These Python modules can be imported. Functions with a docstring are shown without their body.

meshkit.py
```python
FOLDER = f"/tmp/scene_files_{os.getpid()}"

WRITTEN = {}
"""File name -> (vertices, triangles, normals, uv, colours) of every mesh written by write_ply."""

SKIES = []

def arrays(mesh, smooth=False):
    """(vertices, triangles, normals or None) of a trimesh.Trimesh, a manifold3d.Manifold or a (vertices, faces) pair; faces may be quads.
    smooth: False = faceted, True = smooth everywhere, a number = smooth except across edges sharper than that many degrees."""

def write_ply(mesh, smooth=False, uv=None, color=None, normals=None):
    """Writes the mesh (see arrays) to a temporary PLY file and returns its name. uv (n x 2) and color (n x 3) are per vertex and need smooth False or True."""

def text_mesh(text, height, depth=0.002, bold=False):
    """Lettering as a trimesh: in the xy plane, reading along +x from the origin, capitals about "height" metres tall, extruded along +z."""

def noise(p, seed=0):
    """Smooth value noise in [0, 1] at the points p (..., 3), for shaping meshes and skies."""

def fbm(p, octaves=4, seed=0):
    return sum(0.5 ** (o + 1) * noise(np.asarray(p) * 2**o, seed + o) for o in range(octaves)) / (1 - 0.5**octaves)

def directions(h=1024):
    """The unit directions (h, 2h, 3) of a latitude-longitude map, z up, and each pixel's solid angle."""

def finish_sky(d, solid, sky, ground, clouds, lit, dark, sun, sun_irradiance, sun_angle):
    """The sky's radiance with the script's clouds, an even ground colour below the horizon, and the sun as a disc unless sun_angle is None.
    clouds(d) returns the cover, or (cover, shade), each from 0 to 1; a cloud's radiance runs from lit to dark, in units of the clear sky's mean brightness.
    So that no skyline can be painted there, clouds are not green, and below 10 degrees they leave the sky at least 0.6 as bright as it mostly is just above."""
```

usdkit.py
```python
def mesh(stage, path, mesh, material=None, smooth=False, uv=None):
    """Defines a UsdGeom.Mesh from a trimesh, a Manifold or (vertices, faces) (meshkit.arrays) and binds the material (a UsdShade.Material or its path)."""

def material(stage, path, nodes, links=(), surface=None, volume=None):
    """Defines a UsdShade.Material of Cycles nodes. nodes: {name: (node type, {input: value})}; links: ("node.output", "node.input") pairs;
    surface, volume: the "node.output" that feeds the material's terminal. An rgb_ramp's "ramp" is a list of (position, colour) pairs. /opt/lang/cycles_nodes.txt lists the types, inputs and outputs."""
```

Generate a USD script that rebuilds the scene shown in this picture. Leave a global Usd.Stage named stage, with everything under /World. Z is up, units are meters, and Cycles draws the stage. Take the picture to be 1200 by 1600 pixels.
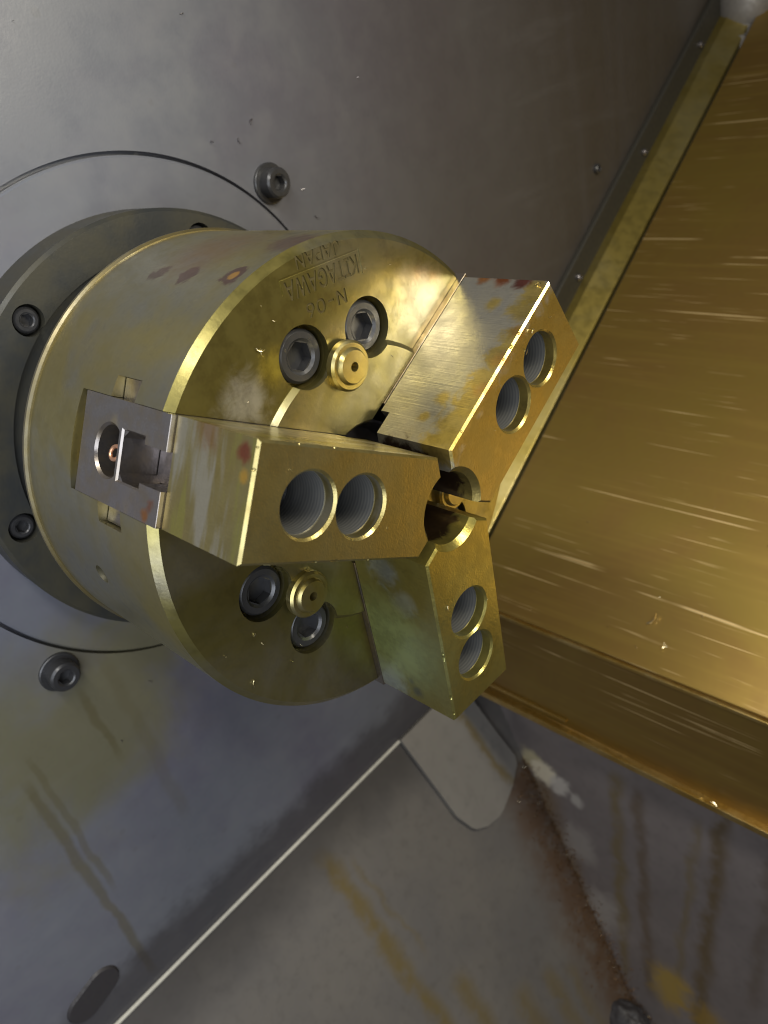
import math, random
import numpy as np
import trimesh, manifold3d as m3
from manifold3d import Manifold, CrossSection
import shapely.geometry as sg
import usdkit, meshkit
from pxr import Usd, UsdGeom, UsdLux, UsdShade, Gf, Sdf, Vt

stage = Usd.Stage.CreateInMemory()
UsdGeom.SetStageUpAxis(stage, UsdGeom.Tokens.z)
UsdGeom.SetStageMetersPerUnit(stage, 1.0)
UsdGeom.Xform.Define(stage, '/World')
rng = np.random.default_rng(7); random.seed(7)
S = 0.001                      # everything below is written in millimetres
Z0 = 800.0                     # height of the spindle axis
OFF = np.array([0, 0, Z0])

# ------------------------------------------------------------------ camera
CAM = np.array([186.52, -148.73, 131.19])
TH = math.radians(32)
# chuck frame (e1, e2, axis) -> world (X = spindle axis, Y = away from the door, Z up)
T = np.array([[0, 0, 1], [math.cos(TH), math.sin(TH), 0], [-math.sin(TH), math.cos(TH), 0]])
M = np.array([[0.67857, 0.18616, 0.71056], [0.01506, -0.97077, 0.23953], [0.73438, -0.15183, -0.66158]])
U, _, Vh = np.linalg.svd(M); M = U @ Vh
Mw = M @ T.T                   # rows: camera right, down, forward in the world
cam = UsdGeom.Camera.Define(stage, '/World/camera')
R3 = np.array([Mw[0], -Mw[1], -Mw[2]])
mt = np.eye(4); mt[:3, :3] = R3; mt[3, :3] = (CAM + OFF) * S
cam.AddTransformOp().Set(Gf.Matrix4d(*mt.ravel().tolist()))
cam.CreateFocalLengthAttr(26.0); cam.CreateHorizontalApertureAttr(26.0 * 1200 / 1195.5)
cam.CreateFStopAttr(15.0); cam.CreateFocusDistanceAttr(0.250)
cam.CreateClippingRangeAttr((0.01, 100.0))
cam.CreateExposureAttr(0.5)

# ------------------------------------------------------------------ lamps
def rect(name, pos, target, w, h, radiance, color, along=(1, 0, 0), spread=None):
    l = UsdLux.RectLight.Define(stage, '/World/' + name)
    z = np.array(pos, float) - np.array(target, float); z /= np.linalg.norm(z)
    x = np.array(along, float) - z * np.dot(along, z); x /= np.linalg.norm(x); y = np.cross(z, x)
    m = np.eye(4); m[0, :3], m[1, :3], m[2, :3], m[3, :3] = x, y, z, (np.array(pos) + OFF) * S
    l.AddTransformOp().Set(Gf.Matrix4d(*m.ravel().tolist()))
    l.CreateWidthAttr(w * S); l.CreateHeightAttr(h * S); l.CreateIntensityAttr(radiance); l.CreateColorAttr(Gf.Vec3f(*color))
    l.CreateNormalizeAttr(False)
    if spread: UsdLux.ShapingAPI.Apply(l.GetPrim()).CreateShapingConeAngleAttr(spread)
    return l
rect('machine_lamp', (150, -210, 500), (50, -80, -150), 540, 90, 12.5, (1.0, 0.97, 0.88), spread=36)      # the lathe's own tube lamp, up in the enclosure
rect('door_light', (210, -370, 50), (-138, -200, -50), 340, 420, 3.0, (0.90, 0.95, 1.0), spread=37)          # room light through the open door
rect('cover_fill', (300, 130, 250), (35, 225, -185), 220, 110, 20.0, (1.0, 0.93, 0.74), spread=24)      # added fill light, no known lamp, aimed to brighten the slideway
usdkit.material(stage, '/World/Looks/room', {'b': ('background_shader', {'color': (0.95, 0.95, 1.0), 'strength': 0.035})}, surface='b.background')
dome = UsdLux.DomeLight.Define(stage, '/World/sky')
UsdShade.MaterialBindingAPI.Apply(dome.GetPrim()).Bind(UsdShade.Material.Get(stage, '/World/Looks/room'))
dome.GetPrim().SetCustomDataByKey('kind', 'structure')

# ------------------------------------------------------------------ material graphs
class Ref(str): pass
class G:
    def __init__(s, name): s.name, s.n, s.l, s.k = name, {}, [], 0
    def add(s, kind, **inp):
        s.k += 1; nm = f'n{s.k}'; vals = {}
        for k, v in inp.items():
            if isinstance(v, Ref): s.l.append((str(v), f'{nm}.{k}'))
            else: vals[k] = v
        s.n[nm] = (kind, vals); return nm
    def pos(s): return Ref(s.add('geometry') + '.position')
    def scaled(s, v, sc, loc=(0, 0, 0), rot=(0, 0, 0)):
        return Ref(s.add('mapping', vector=v, scale=sc, location=loc, rotation=rot) + '.vector')
    def noise(s, v, scale, detail=4, rough=.55, dist=0.): return Ref(s.add('noise_texture', vector=v, scale=scale, detail=detail, roughness=rough, distortion=dist) + '.fac')
    def ramp(s, f, stops): return Ref(s.add('rgb_ramp', fac=f, ramp=[(a, (c, c, c) if np.ndim(c) == 0 else c) for a, c in stops]) + '.color')
    def mr(s, f, a, b, c=0., d=1.): return Ref(s.add('map_range', value=f, from_min=a, from_max=b, to_min=c, to_max=d, clamp=True, range_type='smoothstep') + '.result')
    def mix(s, f, a, b, mode='mix'): return Ref(s.add('mix_color', fac=f, a=a, b=b, blend_type=mode) + '.result')
    def math(s, op, a, b=0., c=0.): return Ref(s.add('math', math_type=op, value1=a, value2=b, value3=c, use_clamp=False) + '.value')
    def spot(s, v, p, r0, r1, wob=None, amt=0.):
        """1 inside r0 mm of the point p (mm, world), 0 outside r1; wob: noise that ruffles the edge."""
        d = Ref(s.add('vector_math', math_type='distance', vector1=v, vector2=tuple((np.array(p) + OFF) * S)) + '.value')
        if wob is not None: d = s.math('multiply_add', s.math('subtract', wob, .5), amt * S, d)
        return s.mr(d, r1 * S, r0 * S)
    def bump(s, h, dist, strength=1.0): return Ref(s.add('bump', height=h, distance=dist, strength=strength) + '.normal')
    def done(s, **p):
        b = s.add('principled_bsdf', **p)
        return usdkit.material(stage, '/World/Looks/' + s.name, s.n, s.l, surface=b + '.BSDF')
def cw(e1, e2, x): return tuple(T @ np.array([e1, e2, x], float))     # a chuck point (mm) in the world frame
def axial(g, v):
    """Position turned so that its three axes are the chuck's e1, e2, axis."""
    c = g.add('separate_xyz', vector=v)
    return c

def oiled_steel(name, clean=(.50, .49, .45), oil=(.42, .31, .075), cover=(.35, .6), rough=(.22, .4), scale=22, spots=(), metallic=.9, bump=.00006, brush=None, refl_streak=None):
    g = G(name); v = g.pos()
    n1 = g.noise(v, scale, 5, .6, .6); n2 = g.noise(v, 140, 4, .6); n3 = g.noise(v, 900, 2, .5)
    f = g.mr(n1, *cover)
    col = g.mix(f, clean, oil)
    col = g.mix(g.mr(n2, .35, .75, 0, .45), col, tuple(c * .55 for c in oil))
    if refl_streak is not None:  # reflections on the jaw end, painted into the colour as streaks
        st = g.noise(g.scaled(v, refl_streak[0]), 1., 3, .6); sx = g.add('separate_xyz', vector=v)
        st = g.math('multiply_add', g.math('subtract', st, .47), g.mr(Ref(sx + '.x'), .0390, .0384), .47)
        col = g.mix(g.mr(st, .48, .62, 0, .65), col, refl_streak[1]); col = g.mix(g.mr(st, .45, .34, 0, .6), col, refl_streak[2])
    for (p, r0, r1, c, k) in spots:
        m = g.spot(v, p, r0, r1, g.noise(v, 160, 4, .6, .8), min((r1 + r0) * 1.1, 13.))
        col = g.mix(g.math('multiply', m, k), col, c)
    r = g.mr(n2, .3, .7, rough[0], rough[1])
    h = g.math('add', g.math('multiply', n3, .35), n2)
    if brush is not None:
        h = g.math('add', h, g.math('multiply', g.noise(g.scaled(v, brush), 1., 2), .8))
    return g.done(base_color=col, metallic=metallic, roughness=r, normal=g.bump(h, bump), coat_weight=.3, coat_roughness=.2, coat_tint=(1, .97, .8))

def plain(name, col, metallic=.9, rough=.35, bump=.00005, scale=300, vary=.35):
    g = G(name); v = g.pos(); n = g.noise(v, scale, 4, .6)
    c = g.mix(g.mr(n, .3, .75, 0, vary), col, tuple(x * .4 for x in col))
    return g.done(base_color=c, metallic=metallic, roughness=g.mr(n, .3, .7, rough * .8, rough * 1.25), normal=g.bump(n, bump))

body_steel = oiled_steel('body_steel', clean=(.27, .262, .215), oil=(.33, .28, .105), cover=(.38, .62), rough=(.30, .44), scale=16, spots=[
    (cw(-62.5, 56.9, -50), 3.2, 5.5, (.10, .05, .05), .85), (cw(-62.9, 56.4, -33), 3.0, 5, (.10, .045, .05), .85),
    (cw(-62.1, 57.3, -9.8), 3.6, 5.2, (.12, .05, .05), .85), (cw(-62.1, 57.3, -9.8), 1.0, 2.2, (.6, .32, .06), .9),
    (cw(-44, 72, -8), 4, 11, (.16, .06, .07), .6), (cw(-50, 68, -40), 4, 26, (.26, .12, .09), .45)])
face_steel = oiled_steel('face_steel', clean=(.34, .32, .26), oil=(.235, .205, .068), cover=(.2, .55), rough=(.27, .40), scale=18, spots=[
    (cw(-58, 22, 0), 2, 12, (.62, .62, .62), .8), (cw(-50, 33, 0), 1, 8, (.60, .50, .09), .7), (cw(10, 66, 0), 3, 18, (.50, .47, .40), .6)])
disc_steel = oiled_steel('disc_steel', clean=(.36, .34, .27), oil=(.275, .24, .09), cover=(.28, .6), rough=(.27, .40), scale=24)
brass_steel = oiled_steel('nipple_steel', clean=(.42, .37, .20), oil=(.38, .31, .10), rough=(.26, .36), scale=60)
black_oxide = plain('black_oxide', (.07, .07, .075), .6, .34)
socket_dark = plain('socket_dark', (.02, .02, .022), .4, .4)
g = G('hole_steel'); v = g.pos()
wv_ = Ref(g.add('wave_texture', vector=g.scaled(v, (1, .08, .08)), scale=260., distortion=6., detail=4., bands_direction='x', wave_type='bands') + '.fac')
hole_steel = g.done(base_color=g.mix(wv_, (.15, .155, .16), (.215, .215, .21)), metallic=.6, roughness=.36, normal=g.bump(wv_, .00003))
master_steel = oiled_steel('master_steel', clean=(.235, .215, .22), oil=(.42, .30, .12), cover=(.45, .75), rough=(.2, .34), scale=20, spots=[
    (cw(-81.4, -14, -4), 1., 3.2, (.36, .14, .03), .95), (cw(-81.4, -10.5, -2), 1, 3.2, (.26, .08, .02), .95), (cw(-81.4, 9, -28), .5, 4, (.45, .36, .2), .6)])
nut_steel = plain('nut_steel', (.24, .225, .24), .9, .3)
rust_steel = oiled_steel('rust_steel', clean=(.5, .3, .1), oil=(.5, .22, .04), rough=(.35, .5), scale=60)
def jaw_steel(name, spots, clean, oil, cover, refl_streak=None):
    return oiled_steel(name, clean=clean, oil=oil, cover=cover, rough=(.26, .40), scale=13, spots=spots + [(cw(0, 0, 18), 18, 20.5, (.055, .03, .02), .95)], bump=.00007, brush=(60, 1600, 1600), refl_streak=refl_streak)
def jw(deg, r, t, x):
    a = math.radians(deg); return cw(r * math.cos(a) - t * math.sin(a), r * math.sin(a) + t * math.cos(a), x)
soft_mats = [
    jaw_steel('jaw_steel_left', [(jw(180, 81.5, -12, 35), 1, 3.8, (.26, .06, .03), .9), (jw(180, 81.5, -6, 36), .5, 2.5, (.7, .4, .05), .8), (jw(180, 81.5, -14, 18), 1, 8, (.30, .16, .06), .7)], (.36, .34, .20), (.34, .27, .09), (.2, .55), ((150, 22, 22), (.50, .48, .42), (.38, .36, .07))),
    jaw_steel('jaw_steel_upper', [(jw(60, r, 16, x), r0, r1, (.44, .33, .085), .9) for r, x, r0, r1 in ((76, 36, 4, 7), (68, 36, 4, 8), (58, 38, 3.5, 7), (49, 37, 4, 7), (40, 37, 4, 7.5), (31, 36, 4.5, 8), (21, 35, 5, 9), (13, 34, 5, 9), (70, 22, 1, 4), (30, 25, 1, 4), (22, 22, 1, 3))] + [
        (jw(60, r, 16, 38), 1, 5, (.40, .20, .05), .6) for r in (60, 48, 36)] + [
        (jw(60, 81, 16, 20), 1.5, 5, (.28, .08, .02), .95), (jw(60, 81.5, 16, 12), 1, 4, (.36, .14, .03), .9), (jw(60, 81, 16, 29), 1.5, 5, (.15, .04, .03), .95), ] + [(jw(60, r, -5, 39.6), 13, 17.5, (.34, .265, .08), .95) for r in (76, 64, 52, 40, 28, 16)] + [(jw(60, r, 9, 39.6), 3, 6.5, (.34, .265, .08), .95) for r in (80, 74, 68, 62, 56, 50, 44, 38, 32, 26, 20, 14)], (.46, .445, .41), (.40, .365, .28), (.4, .8)),
    jaw_steel('jaw_steel_lower', [(jw(-60, 22, -16, 18), 3, 10, (.42, .44, .42), .9), (jw(-60, 34, -16, 24), 2, 8, (.44, .45, .40), .8), (jw(-60, 75, -16, 8), 4, 13, (.55, .60, .56), .9),
        (jw(-60, 76, -16, 22), 1.2, 4, (.14, .13, .12), .9), (jw(-60, 72, -16, 20), .8, 2.5, (.14, .13, .12), .9), (jw(-60, 55, -16, 14), 6, 30, (.54, .64, .30), .9)], (.40, .42, .20), (.35, .29, .075), (.25, .6)),
]

# painted wall of the headstock
g = G('wall_paint'); v = g.pos()
n1 = g.noise(v, 9, 4, .6); n2 = g.noise(v, 60, 5, .6); fine = g.noise(v, 900, 3, .6)
drip = g.noise(g.scaled(v, (1, 55, 5)), 1., 4, .6, .3)
c = g.mix(g.mr(n1, .35, .7), (.128, .135, .160), (.108, .104, .138))
c = g.mix(g.mr(n2, .45, .8, 0, .2), c, (.18, .18, .19))
blot = g.spot(v, (-138, -105, -120), 20, 85, g.noise(v, 22, 5, .6, .5), 120)
blot2 = g.spot(v, (-138, -60, -100), 10, 45, g.noise(v, 26, 5, .6, .5), 70)
c = g.mix(g.math('multiply', g.math('maximum', blot, blot2), .75), c, (.13, .12, .055))
for (y, z0, z1, w, k) in ((-131, -130, -292, 3.5, .8), (-124.5, -120, -215, 2.5, .6), (-90.5, -104, -146, 2.6, .75), (-75, -90, -210, 5, .3)):
    s_ = g.add('separate_xyz', vector=v)
    wob = g.math('multiply', g.math('subtract', g.noise(g.scaled(v, (1, 8, 30)), 1., 3), .5), .010)
    d = g.math('absolute', g.math('subtract', g.math('add', Ref(s_ + '.y'), wob), y * S))
    d = g.math('divide', d, g.math('multiply_add', g.noise(v, 38, 4, .6), 1.6, .25))
    m = g.mr(d, w * S, w * S * .3)
    m = g.math('multiply', m, g.math('multiply', g.mr(Ref(s_ + '.z'), (z1 + Z0 - 10) * S, (z1 + Z0 + 10) * S), g.mr(Ref(s_ + '.z'), (z0 + Z0 + 12) * S, (z0 + Z0 - 6) * S)))
    c = g.mix(g.math('multiply', m, k * .68), c, (.085, .07, .03))
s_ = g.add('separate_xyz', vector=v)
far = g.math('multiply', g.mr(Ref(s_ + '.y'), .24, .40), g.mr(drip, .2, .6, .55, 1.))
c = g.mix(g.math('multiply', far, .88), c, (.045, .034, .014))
c = g.mix(g.math('multiply', g.mr(Ref(s_ + '.y'), -.02, .26), .82), c, (.052, .045, .040))  # light falling off to the right painted in, along with brown oil film
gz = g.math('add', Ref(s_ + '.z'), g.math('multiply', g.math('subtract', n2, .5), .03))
c = g.mix(g.math('multiply', g.mr(gz, (-258 + Z0) * S, (-282 + Z0) * S), .72), c, (.045, .04, .042))  # shade of the bottom corner painted onto the wall as a dark band
vo = g.add('voronoi_texture', vector=v, scale=85., randomness=1.)
vr = g.add('separate_color', color=Ref(vo + '.color'))
spk = g.math('multiply', g.mr(Ref(vo + '.distance'), .13, .07), g.mr(Ref(vr + '.r'), .72, .74))
c = g.mix(g.math('multiply', spk, .6), c, (.30, .30, .29))
spd = g.math('multiply', g.mr(Ref(vo + '.distance'), .2, .1), g.mr(Ref(vr + '.g'), .80, .82))
c = g.mix(g.math('multiply', spd, .15), c, (.06, .055, .05))
wipe = g.noise(g.scaled(v, (1, 9, 60), (0, 0, 0), (.5, 0, 0)), 1., 5, .6, .2)
c = g.mix(g.mr(wipe, .55, .8, 0, .06), c, (.23, .235, .25))
rr = g.math('add', g.mr(n2, .3, .7, .30, .46), g.mr(wipe, .4, .7, -.01, .03))
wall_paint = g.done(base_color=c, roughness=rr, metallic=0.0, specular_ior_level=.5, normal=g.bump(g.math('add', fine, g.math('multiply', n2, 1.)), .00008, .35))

g = G('flange_paint'); v = g.pos(); n2 = g.noise(v, 40, 5, .6)
flange_paint = g.done(base_color=g.mix(g.mr(n2, .35, .65), (.027, .029, .030), (.040, .037, .025)), metallic=.1, roughness=g.mr(n2, .3, .7, .4, .55), normal=g.bump(g.noise(v, 700, 3), .00008, .6))

def sheet(name, col, col2, streaks, corner_shade=False, spots=()):
    g = G(name); v = g.pos(); n1 = g.noise(v, 12, 5, .6); n2 = g.noise(v, 120, 5, .65); fine = g.noise(v, 1400, 2)
    c = g.mix(g.mr(n1, .35, .65), col, col2)
    c = g.mix(g.mr(n2, .45, .8, 0, .4), c, tuple(x * .55 for x in col))
    s_ = g.add('separate_xyz', vector=v)
    for (a, z0, z1, w, k, cc) in streaks:      # a = (coordinate name, value at z0, value at z1)
        ax, a0, a1 = a
        t = Ref(g.add('map_range', value=Ref(s_ + '.z'), from_min=(z0 + Z0) * S, from_max=(z1 + Z0) * S, to_min=a0 * S, to_max=a1 * S, clamp=False) + '.result')
        wob = g.math('multiply', g.math('subtract', g.noise(v, 45, 4, .6), .5), .018)
        d = g.math('absolute', g.math('subtract', g.math('add', Ref(s_ + '.' + ax), wob), t))
        m = g.mr(d, w * S * 1.15, 0.)
        m = g.math('multiply', m, g.math('multiply', g.mr(Ref(s_ + '.z'), (z1 + Z0 - 14) * S, (z1 + Z0 + 8) * S), g.mr(Ref(s_ + '.z'), (z0 + Z0 + 8) * S, (z0 + Z0 - 6) * S)))
        m = g.math('multiply', m, g.mr(g.noise(v, 90, 4, .6), .25, .55, .45, 1.))
        c = g.mix(g.math('multiply', m, k * .85), c, cc)
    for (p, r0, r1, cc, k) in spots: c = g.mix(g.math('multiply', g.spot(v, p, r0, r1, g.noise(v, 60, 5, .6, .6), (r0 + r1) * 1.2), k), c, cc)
    if corner_shade: c = g.mix(g.math('multiply', g.mr(g.math('add', Ref(s_ + '.z'), g.math('multiply', g.math('subtract', n1, .5), .05)), (-345 + Z0) * S, (-303 + Z0) * S), .7), c, (.04, .036, .036))  # corner shade under the wall painted into the sheet colour
    return g.done(base_color=c, roughness=g.mr(n1, .3, .7, .27, .46), metallic=.3, normal=g.bump(g.math('add', n2, g.math('multiply', fine, .5)), .00015, .6))
OILC = (.17, .12, .03)
chute_paint = sheet('chute_paint', (.19, .175, .16), (.15, .14, .135), [
    (('y', -13, -13), -318, -470, 9, .85, OILC), (('y', 2, 6), -335, -400, 4, .35, OILC), (('y', 14, 12), -432, -520, 10, .7, OILC), (('y', 45, 40), -470, -560, 14, .6, OILC),
    (('y', 72, 64), -478, -560, 9, .55, OILC), (('y', 88, 80), -490, -560, 8, .45, OILC), (('y', 150, 104), -375, -580, 36, 1.0, (.11, .06, .03))], corner_shade=True)
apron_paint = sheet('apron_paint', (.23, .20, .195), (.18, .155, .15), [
    (('x', -14, 10), -345, -520, 7, .7, OILC), (('x', 2, 32), -350, -520, 7, .65, (.11, .07, .03)), (('x', 61, 70), -330, -560, 9, .9, (.12, .08, .03)), (('x', 46, 50), -350, -500, 5, .5, OILC),
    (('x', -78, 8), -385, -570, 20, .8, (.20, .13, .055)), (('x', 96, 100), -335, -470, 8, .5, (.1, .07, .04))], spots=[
    ((-84, 161, -370), 6, 14, (.55, .48, .30), .9), ((-74, 159, -377), 8, 14, (.74, .66, .50), .95), ((-58, 158, -382), 6, 12, (.57, .53, .48), .85), ((-44, 157, -386), 2, 8, (.5, .47, .43), .7),  # pale patch of lamplight painted into the apron colour
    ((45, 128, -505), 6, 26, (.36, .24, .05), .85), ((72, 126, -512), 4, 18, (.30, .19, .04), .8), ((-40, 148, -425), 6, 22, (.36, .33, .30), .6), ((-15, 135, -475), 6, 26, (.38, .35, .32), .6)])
tab_paint = sheet('tab_paint', (.27, .255, .235), (.225, .21, .195), [(('y', 131, 138), -310, -392, 6, .8, OILC)])

# slideway cover: oily steel with rubbed scratches along the slide
g = G('cover_steel'); v = g.pos()
n1 = g.noise(v, 9, 5, .6, .4); n2 = g.noise(g.scaled(v, (6, 120, 120)), 1., 4, .6)
sc = g.noise(g.scaled(v, (5, 400, 400)), 1., 2, .5); pat = g.noise(v, 14, 3, .6)
sc2 = g.noise(g.scaled(v, (20, 560, 560), (3, 1, 2)), 1., 2, .5)
c = g.mix(g.mr(n1, .35, .65), (.31, .222, .058), (.25, .16, .05))
c = g.mix(g.mr(n2, .45, .8, 0, .5), c, (.36, .26, .07))
scm = g.math('multiply', g.mr(sc, .635, .69), g.mr(pat, .43, .56))
scm = g.math('maximum', scm, g.math('multiply', g.mr(sc2, .64, .70), g.math('multiply', g.mr(pat, .48, .62), .5)))
c = g.mix(g.math('multiply', scm, .9), c, (.78, .60, .33))
cover_steel = g.done(base_color=c, metallic=.78, roughness=g.mr(n1, .3, .7, .36, .48), normal=g.bump(g.math('add', g.math('multiply', n2, .4), g.math('multiply', scm, .3)), .00012, .7), coat_weight=.3, coat_roughness=.15, coat_tint=(1, .88, .5))
lip_steel = oiled_steel('lip_steel', clean=(.6, .45, .2), oil=(.5, .33, .09), rough=(.25, .4), scale=40)
lip_dull = oiled_steel('back_ring_steel', clean=(.26, .235, .17), oil=(.25, .205, .10), rough=(.42, .52), scale=30)
strip_dark = plain('strip_dark', (.05, .047, .04), .3, .45)
bar_steel = oiled_steel('bar_steel', clean=(.42, .35, .15), oil=(.36, .28, .075), rough=(.36, .5), scale=14)
grime_dark = plain('grime_dark', (.10, .08, .032), .4, .45)
seam_dark = plain('seam_dark', (.02, .02, .022), 0., .6)
sealant = plain('sealant', (.50, .48, .42), 0., .5, vary=.25)
fitting_grey = plain('fitting_grey', (.17, .16, .155), .3, .5)
chip_steel = plain('chip_steel', (.66, .60, .45), .95, .22, scale=900, vary=.3)
chip_brown = plain('chip_brown', (.22, .12, .05), .6, .35, scale=900, vary=.6)
copper = plain('copper', (.75, .42, .26), .9, .35)
rubber = plain('rubber', (.035, .032, .036), 0., .6)

# ------------------------------------------------------------------ scene helpers
used = {}
def path_for(name, parent=None):
    base = (str(parent.GetPath()) if parent else '/World') + '/' + name
    k = used.get(base, 0); used[base] = k + 1
    return base if k == 0 else f'{base}_{k:03d}'
def data(prim, **kw):
    for k, val in kw.items():
        if val: prim.SetCustomDataByKey(k, val)
def obj(name, mesh, mat, parent=None, smooth=30, **kw):
    if isinstance(mesh, Manifold):
        q = mesh.to_mesh(); mesh = trimesh.Trimesh(q.vert_properties[:, :3], q.tri_verts, process=False)
    if isinstance(mesh, (list,)): mesh = trimesh.util.concatenate(mesh)
    mesh = mesh.copy(); mesh.vertices = np.asarray(mesh.vertices) * S
    if parent is None: mesh.vertices = mesh.vertices + OFF * S
    p = usdkit.mesh(stage, path_for(name, parent), mesh, mat, smooth=smooth).GetPrim()
    data(p, **kw); return p
def thing(name, label, category, rot=None, group=None, kind=None, loc=(0, 0, 0)):
    x = UsdGeom.Xform.Define(stage, path_for(name))
    m = np.eye(4)
    if rot is not None: m[:3, :3] = rot.T
    m[3, :3] = (np.array(loc) + OFF) * S
    x.AddTransformOp().Set(Gf.Matrix4d(*m.ravel().tolist()))
    data(x.GetPrim(), label=label, category=category, group=group, kind=kind); return x.GetPrim()
def tm(m):
    q = m.to_mesh(); return trimesh.Trimesh(q.vert_properties[:, :3], q.tri_verts, process=False)
def lathe(profile, seg=192):
    """Closed (r, x) outline turned round the chuck axis, as a Manifold."""
    cs = CrossSection([np.array(profile, float)], m3.FillRule.NonZero)
    return cs.revolve(seg)
def cyl(r, x0, x1, seg=64, r2=None): return Manifold.cylinder(x1 - x0, r, r if r2 is None else r2, seg).translate((0, 0, x0))
def box(a, b): return Manifold.cube(tuple(np.array(b, float) - a)).translate(tuple(map(float, a)))
def pol(deg, r, t=0): a = math.radians(deg); return np.array([r * math.cos(a) - t * math.sin(a), r * math.sin(a) + t * math.cos(a)])
def turn(m, deg): return m.rotate((0, 0, deg))
def bevel_plate(poly, z0, z1, c, cb=None):
    """Convex prism with its top (and bottom) edges chamfered."""
    cs = CrossSection([np.array(poly, float)], m3.FillRule.NonZero); ins = cs.offset(-c, m3.JoinType.Miter, 4.0)
    cb = c if cb is None else cb
    slabs = [cs.extrude(max(z1 - z0 - c - cb, .01)).translate((0, 0, z0 + cb)), ins.extrude(.001).translate((0, 0, z1 - .001))]
    if cb > 0: slabs.append(cs.offset(-cb, m3.JoinType.Miter, 4.0).extrude(.001).translate((0, 0, z0)))
    return Manifold.batch_hull(slabs)

# ------------------------------------------------------------------ the setting
def wbox(a, b): return trimesh.creation.box(bounds=[a, b])
WALLX = -138.0
wm = tm(box((WALLX - 12, -700, -302.5), (WALLX, 900, 620)).rotate((0, 0, 0)))
# groove of the round cover seam, cut in the wall
def to_world_m(m): return m.transform(np.hstack([T, np.zeros((3, 1))]))
groove = (cyl(116.3, WALLX - 4, WALLX + 2, 256) - cyl(114.6, WALLX - 5, WALLX + 3, 256))
wall = thing('wall', 'dark grey painted headstock wall behind the chuck', 'wall', kind='structure')
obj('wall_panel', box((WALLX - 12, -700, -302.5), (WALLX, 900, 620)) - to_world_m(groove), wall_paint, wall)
# chute floor under it
CA = math.radians(57); CD = np.array([math.cos(CA), 0, -math.sin(CA)]); CN = np.array([math.sin(CA), 0, math.cos(CA)]); CO = np.array([WALLX, 0, -302.5])
def chute_pt(y, w, h=0.): return CO + CD * w + CN * h + np.array([0, y, 0])
def slab(pts, normal, thick):
    pts = np.array(pts, float); n = len(pts); v_ = np.vstack([pts, pts - np.array(normal) * thick])
    f = [[0, i, i + 1] for i in range(1, n - 1)] + [[n, n + i + 1, n + i] for i in range(1, n - 1)]
    for i in range(n): j = (i + 1) % n; f += [[i, n + i, n + j], [i, n + j, j]]
    m = trimesh.Trimesh(v_, f, process=False); m.fix_normals(); return m
obj('floor', slab([chute_pt(-700, 0), chute_pt(-700, 420), chute_pt(400, 420), chute_pt(400, 0)], CN, 6), chute_paint, kind='structure', label='grey sheet metal chute floor sloping away below the wall', category='floor')
AB = .245
def apron_y(z): return 172 + AB * (z + 325)
an = np.array([0, -1, AB]); an /= np.linalg.norm(an)
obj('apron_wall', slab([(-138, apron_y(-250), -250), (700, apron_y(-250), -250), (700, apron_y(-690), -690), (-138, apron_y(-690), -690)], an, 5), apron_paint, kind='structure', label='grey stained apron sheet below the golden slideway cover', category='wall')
obj('sealant_bead', trimesh.creation.cylinder(radius=1.25, segment=[[-136.8, -700, -302.0], [-136.8, 164, -302.0]], sections=12), sealant, label='thin pale bead of sealant along the bottom edge of the wall', category='sealant')

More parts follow.
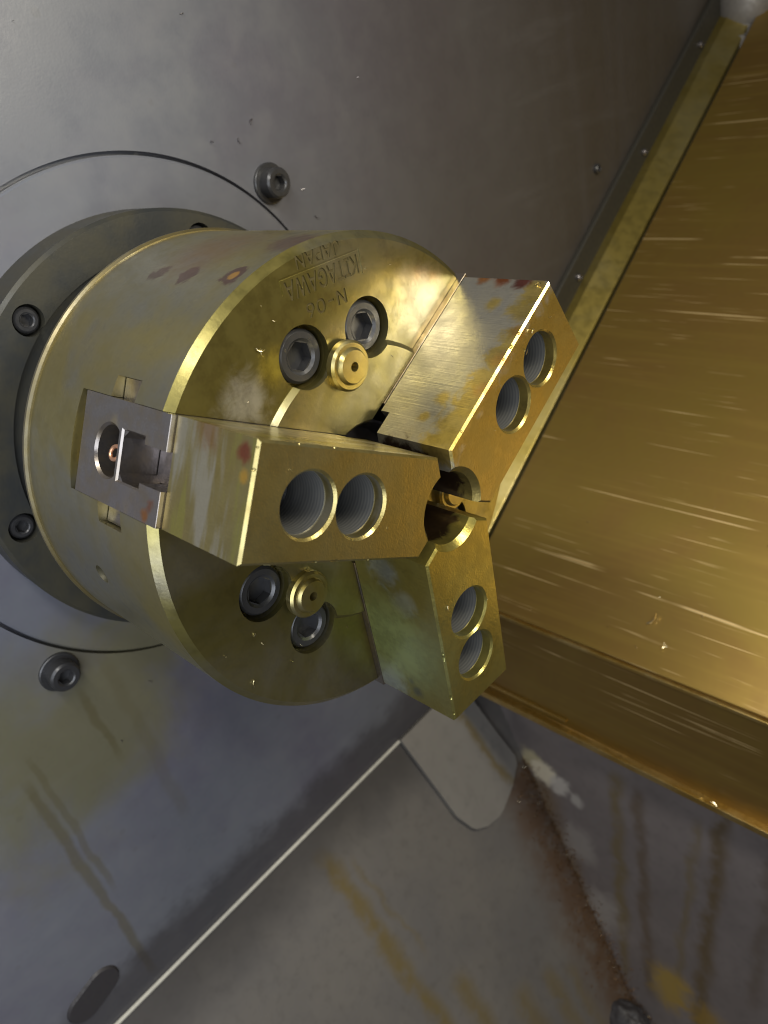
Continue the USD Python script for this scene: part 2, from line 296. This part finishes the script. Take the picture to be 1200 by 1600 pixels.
dm = tm(lathe([(60, -139), (114.4, -139), (114.4, -136.6), (113.6, -135.8), (60, -135.8)], 256)); dm.vertices = dm.vertices @ T.T
obj('cover_disc', dm, wall_paint, wall)
# screws on the wall
def cap_screw(parent, base, head_r, head_h, hexr, x0, washer=None, name='bolt', rot=0.):
    """base (e1, e2) in the chuck frame; the head stands from x0 towards +x."""
    c = np.array([base[0], base[1], 0.])
    prof = [(0, 0), (head_r, 0), (head_r, head_h - .9), (head_r - .9, head_h), (0, head_h)]
    m = lathe(prof, 64)
    hx = Manifold.cylinder(head_h, hexr, hexr, 6).rotate((0, 0, rot)).translate((0, 0, head_h * .4))
    cone = cyl(hexr * .98, head_h - hexr * .16, head_h + .01, 48, hexr * 1.16)
    m = m - hx - cone
    mm = tm(m.translate((c[0], c[1], x0)))
    return mm
for deg in (72.7, 253.4):
    c2 = pol(deg, 126.5)
    mm = cap_screw(None, c2, 7.0, 7.0, 3.6, WALLX + 1.4, rot=17)
    mm.vertices = mm.vertices @ T.T
    b_ = obj('bolt', mm, black_oxide, wall)
    ws = tm(lathe([(5, 0), (9.4, 0), (9.4, 1.1), (8.9, 1.5), (5, 1.5)], 64).translate((c2[0], c2[1], WALLX + .02))); ws.vertices = ws.vertices @ T.T
    obj('washer', ws, black_oxide, wall)
pl = tm(cyl(7.2, 0, 2.2, 48) - cyl(5.6, 1.6, 3, 48)); pl.vertices = pl.vertices[:, [2, 0, 1]]
sl = tm(Manifold.batch_hull([Manifold.cylinder(1.6, 10.0, 9.0, 40).rotate((0, 90, 0)).translate((WALLX + .02, -161 + 6 * k, -270 + 2. * k)) for k in (-1, 1)]))
obj('rubber_plug', sl, rubber, wall)
for (y, z) in ((391.9, 17.4),):
    mm = cap_screw(None, (0, 0), 3.4, 3.2, 1.7, 0); mm.vertices = mm.vertices[:, [2, 0, 1]] + np.array([WALLX + .02, y, z]); obj('bolt', mm, black_oxide, wall)

# ------------------------------------------------------------------ spindle flange
fl = thing('spindle_flange', 'dark oily round flange with cap screws behind the chuck', 'flange', rot=T)
FX = -116.8
ring = lathe([(60, WALLX + .05), (93.65, WALLX + .05), (93.65, FX - 1.4), (92.3, FX), (77.2, FX), (76.8, FX - 3.5), (60, FX - 3.5)], 256)
holes = [pol(a, 83.0) for a in (-145.5, 156, 96, 36, -24, -84)]
for h in holes: ring = ring - cyl(6.1, FX - 7, FX + 1, 48).translate((h[0], h[1], 0))
obj('ring', ring, flange_paint, fl)
obj('spindle_nose', lathe([(20, WALLX), (70, WALLX), (70, -86), (20, -86)], 128), hole_steel, fl)
for i, h in enumerate(holes):
    obj('bolt', cap_screw(None, h, 5.0, 5.4, 2.6, FX - 6.9, rot=20 * i), black_oxide, fl)

# ------------------------------------------------------------------ the chuck
chuck = thing('lathe_chuck', 'oily steel three jaw lathe chuck with bored soft jaws', 'lathe chuck', rot=T)
Rr, L = 84.5, 86.2
body = lathe([(22.5, -L), (Rr - 2.2, -L), (Rr, -L + 2.2), (Rr, -2.4), (Rr - 2.4, 0), (22.5, 0)], 320)
SC = [(a + s, 54.3) for a in (120, -120, 0) for s in (15, -15)]
for a, r in SC:
    p_ = pol(a, r); body = body - cyl(10.0, -9.2, 5, 64).translate((p_[0], p_[1], 0))
def t_slot(grow=0.):
    return (box((8, -16.15 - grow, -50.6), (100, 16.15 + grow, 5)) + box((8, -22.7 - grow, -32.4 - grow), (100, 22.7 + grow, -18.1 + grow)))
for a in (180, 60, -60): body = body - turn(t_slot(), a)
# stamped lettering: cut into the face
def stamp(text, h, centre, width, depth=.9, bold=True):
    m = meshkit.text_mesh(text, h, 3.0, bold=bold)
    m.apply_scale([width / np.ptp(m.bounds[:, 0]), h / np.ptp(m.bounds[:, 1]), 1])
    m.apply_translation([-m.bounds[:, 0].mean(), -m.bounds[:, 1].mean(), 0])
    a = math.radians(210); c_, s__ = math.cos(a), math.sin(a)
    R_ = np.eye(4); R_[:2, :2] = [[c_, -s__], [s__, c_]]; R_[:3, 3] = [centre[0], centre[1], -depth]
    m.apply_transform(R_); out = []
    for part in m.split(only_watertight=False):
        part.merge_vertices()
        q = Manifold(m3.Mesh(np.asarray(part.vertices, np.float32), np.asarray(part.faces, np.uint32)))
        if not q.is_empty(): out.append(q)
    return Manifold.compose(out) if out else Manifold()
cuts = [stamp('JAPAN', 4.1, pol(120.0, 80.0), 18), stamp('KITAGAWA', 6.0, pol(120, 73.0), 30.5), stamp('N-06', 4.6, pol(120.5, 65.2), 17)]
def frame_bar(x0, y0, x1, y1): return box((x0, y0, -.7), (x1, y1, 2)).rotate((0, 0, 210)).translate((*pol(120, 73.0), 0))
cuts += [frame_bar(-16.8, -4.4, 16.8, -3.8), frame_bar(-16.8, -3.8, -16.2, 3.6), frame_bar(16.2, -3.8, 16.8, 0.5)]
for q in cuts: body = body - q.translate((0, 0, .4))
lettering = Manifold.batch_boolean([q.translate((0, 0, .405)) for q in cuts], m3.OpType.Add) ^ cyl(90, -2, -.36, 64)
obj('stamped_lettering', lettering, grime_dark, chuck, smooth=False, label='stamped maker lettering upside down near the rim')
# set screw hole in the rim
rad = Manifold.cylinder(14, 3.4, 3.4, 40).rotate((0, 90, 0)).translate((76, 0, 0)).rotate((0, 0, -149)).translate((0, 0, -43))
body = body - rad
fcut = cyl(200, -2.4, 6, 64)
obj('body', body - fcut, body_steel, chuck)
obj('face_ring', (body ^ fcut).translate((0, 0, .004)), face_steel, chuck)
# the face is a thin skin of its own turning marks: turned face ring
obj('set_screw', (Manifold.cylinder(6, 3.3, 3.3, 40) - Manifold.cylinder(3, 1.6, 1.6, 6).translate((0, 0, 4))).rotate((0, 90, 0)).translate((75.5, 0, 0)).rotate((0, 0, -149)).translate((0, 0, -43)), nut_steel, chuck)
# raised centre disc
disc = lathe([(22.5, .05), (50.2, .05), (50.2, .3), (48.6, 1.9), (23.5, 1.9), (22.5, 1.0)], 256)
for a, r in SC:
    p_ = pol(a, r); disc = disc - cyl(10.0, -2, 5, 64).translate((p_[0], p_[1], 0))
for a in (180, 60, -60): disc = disc - turn(box((8, -16.15, -3), (100, 16.15, 5)), a)
obj('centre_disc', disc, disc_steel, chuck)
obj('back_ring', lathe([(70, -L - .9), (84.8, -L - .9), (85.7, -L), (85.7, -84.9), (84.9, -84.1), (84.45, -84.1), (70, -84.1)], 256) - turn(t_slot(), 180).translate((0, 0, -200)), lip_dull, chuck)
obj('drawbar_cover', cyl(18.9, -14, -9, 96), rubber, chuck)
obj('bore_sleeve', lathe([(19, -70), (22.45, -70), (22.45, -3), (21.5, -3), (19, -8)], 128), rubber, chuck)
for i, (a, r) in enumerate(SC):
    obj('mounting_screw', cap_screw(None, pol(a, r), 8.6, 7.4, 5.0, -9.15, rot=13 * i + 4), black_oxide, chuck)
for i, a in enumerate((120, -120, 0)):
    p_ = pol(a, 44.6)
    np_ = lathe([(0, 1.85), (8.3, 1.85), (8.3, 4.0), (7.5, 4.8), (6.2, 4.8), (6.0, 5.4), (5.3, 6.2), (1.6, 6.2), (1.4, 2.4), (0, 2.4)], 96).translate((p_[0], p_[1], 0))
    obj('grease_plug', np_, brass_steel, chuck)
# master jaws with their T-slot, and the soft jaws bolted on them
HJ, RO, W2, RC = 39.6, 81.4, 16.0, 12.4
RM = 83.1
AP = RC - W2 / math.sqrt(3)
for k, a in enumerate((180, 60, -60)):
    web = bevel_plate([(RM, -W2), (RM, W2), (24, W2), (24, -W2)], -50.0, 2.6, .12, 2.6)
    wing = box((24, -22.3, -32.0), (RO - 2.5, 22.3, -18.5))
    mj = web + wing
    slot = box((62, -7.5, -22.3), (95, 7.5, -9.2)) + box((62, -5.6, -9.3), (95, 5.6, 4)) 
    slot = slot - Manifold.batch_hull([box((61, 5.2, -22.4), (96, 8, -22.3)), box((61, 7.6, -22.4), (96, 8, -19.5))]) - Manifold.batch_hull([box((61, -8, -22.4), (96, -5.2, -22.3)), box((61, -8, -22.4), (96, -7.6, -19.5))])
    bore = Manifold.cylinder(30, 7.9, 7.9, 64).rotate((0, 90, 0)).translate((60, 0, -29.5))
    bore = bore ^ box((50, -9, -37.5), (99, 9, -24.0))
    mouth = Manifold.batch_hull([box((RM - .6, -7.5, -22.3), (RM - .59, 7.5, -9.2)), box((RM + .3, -8.3, -23.1), (RM + .31, 8.3, -9.0))])
    rim = Manifold.batch_hull([Manifold.cylinder(.01, 7.9, 7.9, 64).rotate((0, 90, 0)).translate((RM - .8, 0, -29.5)), Manifold.cylinder(.01, 9.0, 9.0, 64).rotate((0, 90, 0)).translate((RM + .3, 0, -29.5))])
    rim = rim ^ box((50, -10, -40), (99, 10, -24.0))
    mj = mj - slot - bore - mouth - rim
    obj('master_jaw', turn(mj, a), master_steel, chuck)
    nut = (box((56, -7.2, -21.9), (70, 7.2, -9.6)) + box((56, -5.3, -9.7), (72, 5.3, 2.2)))
    obj('slot_nut', turn(nut, a), nut_steel, chuck)
    poly = [(RO, -W2), (RO, W2), (RC, W2), (AP, 0), (RC, -W2)]
    sj = bevel_plate(poly, 2.8, HJ, .75, .4)
    sj = sj - box((-5, -30, 0), (21, 30, 7.2))
    ctr = Manifold.cylinder(60, 12.2, 12.2, 160).translate((0, 0, -5)) + cyl(12.2, HJ - 2.0, HJ + .5, 160, 14.7)
    sj = sj - ctr
    for r in (61.8, 42.1):
        h = cyl(9.15, 12, HJ + 3, 96) + cyl(9.15, HJ - .75, HJ + .25, 96, 10.15) + cyl(6.2, -2, 14, 48)
        sj = sj - h.translate((r, 0, 0))
    for _ in range(9):
        rr_, tt_ = rng.uniform(16, 80), rng.choice([-W2, W2]); q_ = rng.uniform(.35, .8)
        sj = sj - Manifold.sphere(q_, 12).scale((rng.uniform(1, 2.4), 1, 1)).translate((rr_, tt_ + np.sign(tt_) * q_ * -.15, HJ - .35 + q_ * .2))
    for _ in range(3):
        q_ = rng.uniform(.35, .7); sj = sj - Manifold.sphere(q_, 12).translate((RO - .1, rng.uniform(-14, 14), HJ - .3))
    s_jaw = obj('soft_jaw', turn(sj, a), soft_mats[k], chuck, label=['soft jaw pointing left with two bored holes', 'upper soft jaw with grey and amber stained side', 'lower soft jaw with greenish oil film on its side'][k])
    for r in (61.8, 42.1):
        p_ = pol(a, r)
        sleeve = (cyl(9.12, 12.1, HJ - 4.2, 96) - cyl(8.9, 12, HJ, 96)).translate((p_[0], p_[1], 0))
        obj('hole_lining', sleeve, hole_steel, s_jaw)
        obj('jaw_bolt', cap_screw(None, p_, 8.3, 9.0, 4.3, 12.1), black_oxide, s_jaw)

# ------------------------------------------------------------------ slideway cover with its edge strip
SA = math.radians(31.5); D2 = np.array([0, math.cos(SA), math.sin(SA)]); N2 = np.array([0, -math.sin(SA), math.cos(SA)])
P0 = np.array([0, 138.5, -194.2])                 # upper front corner line of the cover
def cp(x, s, h=0.): return np.array([x, 0, 0]) + P0 + D2 * s + N2 * h
cover = thing('way_cover', 'golden oily steel slideway cover with scratched sloping top', 'way cover')
def bar(p0, p1, ax_a, ax_b, outline):
    """A profile (a, b) swept from p0 to p1."""
    o = sg.Polygon(outline); m = trimesh.creation.extrude_polygon(o, float(np.linalg.norm(np.array(p1) - p0)), engine='earcut')
    z = (np.array(p1, float) - p0); z /= np.linalg.norm(z)
    R_ = np.eye(4); R_[:3, 0], R_[:3, 1], R_[:3, 2], R_[:3, 3] = ax_a, ax_b, z, p0
    m.apply_transform(R_)
    if np.linalg.det(R_[:3, :3]) < 0: m.invert()
    return m
XA, XB = -105.0, 900.0
ex, ey, ez = np.eye(3)
def rounded(poly, r): return list(sg.Polygon(poly).buffer(-r).buffer(r, quad_segs=6).exterior.coords)[:-1]
# top plate in the (s, h) plane
def plate(outline, x0, x1): return bar(np.array([x0, 0, 0]) + P0, np.array([x1, 0, 0]) + P0, D2, N2, outline)
obj('top_plate', plate(rounded([(0, -4), (0, 0), (760, 0), (760, -4)], .9), XA, XB), cover_steel, cover)
obj('front_plate', wbox((XA, 139.3, -279.5), (XB, 143, -199.5)), cover_steel, cover)
obj('lip', bar((XA, 0, 0), (XB, 0, 0), ey, ez, rounded([(133.5, -282), (143, -282), (143, -278.8), (135, -278.8), (135, -277), (133.5, -277)], .3)), lip_steel, cover)
obj('lower_rail', bar((XA, 0, 0), (-30, 0, 0), ey, ez, rounded([(137.2, -272.5), (139.2, -272.5), (139.2, -270), (137.2, -270)], .4)), lip_steel, cover)
obj('top_edge', bar((XA, 0, 0), (XB, 0, 0), ey, ez, rounded([(137.2, -198.8), (141, -198.8), (141, -196.2), (137.2, -196.2)], .6)), lip_steel, cover)
obj('end_plate', slab([cp(XA + .5, .5, -4.2), cp(XA + .5, 750, -4.2), cp(XA + .5, 750, -60), cp(XA + .5, 52, -60), np.array([XA + .5, 144, -275])], -ex, 3), strip_dark, cover)

edge = thing('edge_gutter', 'olive round edged strip running up between wall and slideway cover', 'edge strip')
def gut(outline, s0, s1): return bar(cp(0, s0), cp(0, s1), ex, N2, outline)
arc = rounded([(-137, -30), (-137, 2), (-134, 5), (-127, 5), (-110.5, -3.2), (-110.5, -30)], 1.5)
obj('round_bar', gut(arc, -6, 700), bar_steel, edge)
obj('wall_strip', gut(rounded([(-137.9, 1), (-137.9, 24), (-133.5, 24), (-133.5, 1)], 1.2), 40, 700), strip_dark, edge)
obj('gap_strip', gut([(-110.8, -22), (-110.8, -7), (-105.3, -7), (-105.3, -22)], -6, 700), strip_dark, edge)
for (y, z) in ((355, -56), (456, 13), (553, 71)):
    s_ = float((np.array([0, y, z]) - P0) @ D2)
    mm = cap_screw(None, (0, 0), 2.6, 2.4, 1.3, 0); mm.vertices = mm.vertices[:, [2, 0, 1]] + cp(-133.4, s_, 12); obj('screw', mm, nut_steel, edge)

# nozzle fitting at the top of the gutter
fit = thing('pipe_fitting', 'grey stepped pipe fitting at the top of the edge strip', 'pipe fitting')
def along(m, base, d):
    z = np.array(d, float) / np.linalg.norm(d); x = np.cross([1, 0, 0], z); x /= np.linalg.norm(x); y = np.cross(z, x)
    q = tm(m); R_ = np.eye(4); R_[:3, 0], R_[:3, 1], R_[:3, 2], R_[:3, 3] = x, y, z, base; q.apply_transform(R_); return q
fb, fd = np.array([-118, 577, 42.]), np.array([.0, .55, .85])
obj('nozzle', along(lathe([(0, 0), (15, 0), (17, 4), (17, 26), (14, 30), (0, 30)], 64), fb, fd), fitting_grey, fit)
obj('collar', along(lathe([(0, 30), (12, 30), (12, 38), (20, 44), (30, 62), (32, 90), (0, 90)], 64), fb, fd), fitting_grey, fit)

# small tab plate lying on the chute
tab = [(78.9, -1), (81, 60), (81.2, 71), (86.2, 86), (89, 90), (98, 95), (110, 97), (117, 96), (135.5, 89), (149, 80), (152, 74), (150, 50), (148, -1)]
tv = trimesh.creation.extrude_polygon(sg.Polygon(tab), 4.0, engine='earcut')
R_ = np.eye(4); R_[:3, 0], R_[:3, 1], R_[:3, 2], R_[:3, 3] = [0, 1, 0], CD, CN, CO + CN * 1.2
tv.apply_transform(R_); 
if np.linalg.det(R_[:3, :3]) < 0: tv.invert()
obj('tab_plate', tv, tab_paint, label='small grey round ended plate lying on the chute below the lower jaw', category='metal plate')

# ------------------------------------------------------------------ chips and dirt
def chip(size, curl):
    n = 7; t = np.linspace(0, 1, n); ang = t * curl
    mid = np.stack([np.sin(ang) * size, (1 - np.cos(ang)) * size, t * size * .5], 1) if curl > .1 else np.stack([t * size, t * 0, t * 0], 1)
    w = size * .16 * (1 - .6 * np.abs(t - .5)); up = np.array([0, .3, 1.])
    v_ = np.vstack([mid - up * w[:, None], mid + up * w[:, None], mid - up * w[:, None] + [0, .12 * size, 0], mid + up * w[:, None] + [0, .12 * size, 0]])
    f = []
    for i in range(n - 1):
        a, b, c_, d = i, i + 1, n + i, n + i + 1
        f += [[a, b, d], [a, d, c_], [2 * n + a, 2 * n + d, 2 * n + b], [2 * n + a, 2 * n + c_, 2 * n + d]]
        f += [[a, 2 * n + b, b], [a, 2 * n + a, 2 * n + b], [c_, d, 2 * n + d], [c_, 2 * n + d, 2 * n + c_]]
    m = trimesh.Trimesh(v_, f, process=False); m.apply_translation(-m.bounds.mean(0)); return m
def place(m, p, n):
    R_ = trimesh.geometry.align_vectors([0, 0, 1], n) @ trimesh.transformations.rotation_matrix(rng.uniform(0, 6.28), [0, 0, 1])
    m = m.copy(); m.apply_transform(R_); m.apply_translation(np.array(p, float)); lo = ((m.vertices - p) @ np.array(n)).min(); m.apply_translation(-np.array(n) * (lo - .02)); return m
def ch(p, n, s): return place(chip(s * .72, rng.uniform(0, 2.2)), p, n)
AX = np.array([1., 0, 0])
face_pts = [(-56, 38, 2.2), (-55, 37, 2.0), (-44, 58.7, 1.3), (-52.5, 47, .9), (-46.5, 39, 1.3), (-57, 22, .9), (6, 66, 1.3), (-9, 74, 1.), (-2, 45, 1.2), (-40, -52.5, 1.8), (-36, -56, 1.8), (-18.5, -58.5, 1.5), (-21, -64.5, 1.6), (-36.5, -70, 1.8), (3, -54, 1.5), (-50, -59, 1.), (-60, -20, 1.2), (-58, 50, 1.0), (-20, 70, .8), (-38, 44, .9)]
chips = [ch(cw(a, b, 0.02 if math.hypot(a, b) > 50 else 1.92), AX, s) for a, b, s in face_pts]
for (deg, r, t, s) in ((60, 64, 11.5, 2.6), (60, 57.5, 9, 1.8), (60, 74, 7, 1.2), (60, 30, 2, .9), (-60, 33.5, -10, 1.8), (-60, 66, -2, 1.), (-60, 24, -9, .8), (180, 30, 6, .8), (180, 70, -9, .8), (-60, 43, 10, .9)):
    chips.append(ch(jw(deg, r, t, HJ), AX, s))
nb = np.array(T @ np.array([math.cos(math.radians(150)), math.sin(math.radians(150)), 0]))
chips.append(ch(jw(60, 79, 16, 37), nb, 3.2)); chips.append(ch(jw(60, 79.5, 16, 35.5), nb, 2.4))
obj('metal_chips', chips, chip_steel, kind='stuff', label='tiny bright metal chips scattered over the chuck face and jaws', category='metal chips', smooth=False)
wc = [ch((WALLX + .02, y, z), AX, s) for y, z, s in ((94.5, 110, 3), (70, 107, 4), (85, 104, 2.5), (66, 92, 2), (1.4, 163, 2.5), (74, 156, 2.5), (168, 116, 2), (120, 60, 3), (115, 75, 2), (-60, -120, 2), (-86, -140, 2), (357, -56, 4))]
obj('wall_chips', wc, nut_steel, kind='stuff', label='few pale specks of swarf stuck on the grey wall', category='swarf', smooth=False)
cc = [ch(cp(x, s, .02), N2, z) for x, s, z in [(20, 28.5, 7), (62, 90, 3), (70, 100, 3), (45, 40, 3), (33, 15, 3)] + [(rng.uniform(-80, 90), rng.uniform(5, 130), rng.uniform(1, 2)) for _ in range(20)]]
cc.append(ch((63, 134, -276.8), ez, 4)); cc.append(ch((70, 134, -276.8), ez, 4))
obj('cover_chips', cc, chip_steel, kind='stuff', label='pale chips lying on the golden slideway cover and its lip', category='swarf', smooth=False)
# residue heaped in the corner between chute and apron
res, bright = [], []
for i in range(1900):
    z = -372 - 215 * rng.uniform() ** 1.1
    w_ = (-(z + 302.5)) / math.sin(CA); y = apron_y(z)
    off = abs(rng.normal(0, 9 if i % 3 else 3)) + .1
    if rng.uniform() < .6: p = chute_pt(y - off * 1.2, w_, 0.); n = CN
    else: p = np.array([CO[0] + CD[0] * w_ + off * .8, y, z]); n = an
    s_ = rng.uniform(.7, 2.9)
    (bright if rng.uniform() < .07 else res).append(ch(p, n, s_))
obj('corner_residue', res, chip_brown, kind='stuff', label='brown swarf residue heaped along the corner under the slideway cover', category='residue', smooth=False)
obj('corner_chips', bright, chip_steel, kind='stuff', label='glinting chips among the residue in the corner under the cover', category='swarf', smooth=False)
curl = trimesh.creation.torus(2.1, .65, 28, 10); curl.apply_transform(trimesh.geometry.align_vectors([0, 0, 1], T @ np.array([-1, .2, .15]))); curl.apply_translation(cw(-81.6, -.3, -27.6))
obj('curled_chip', curl, copper, label='small copper coloured curled chip in the round hole of the left jaw', category='metal chip')
# dark lump of wet swarf at the foot of the corner
lump = trimesh.creation.icosphere(4, 1.0); lump.vertices *= 1 + .5 * (meshkit.fbm(lump.vertices * 2.2 + 5, 4)[:, None] - .5)
lump.vertices = lump.vertices * [18, 13, 13] + chute_pt(103, 288, 2)
obj('swarf_lump', lump, rubber, label='dark lump of wet swarf at the bottom of the corner', category='swarf lump')
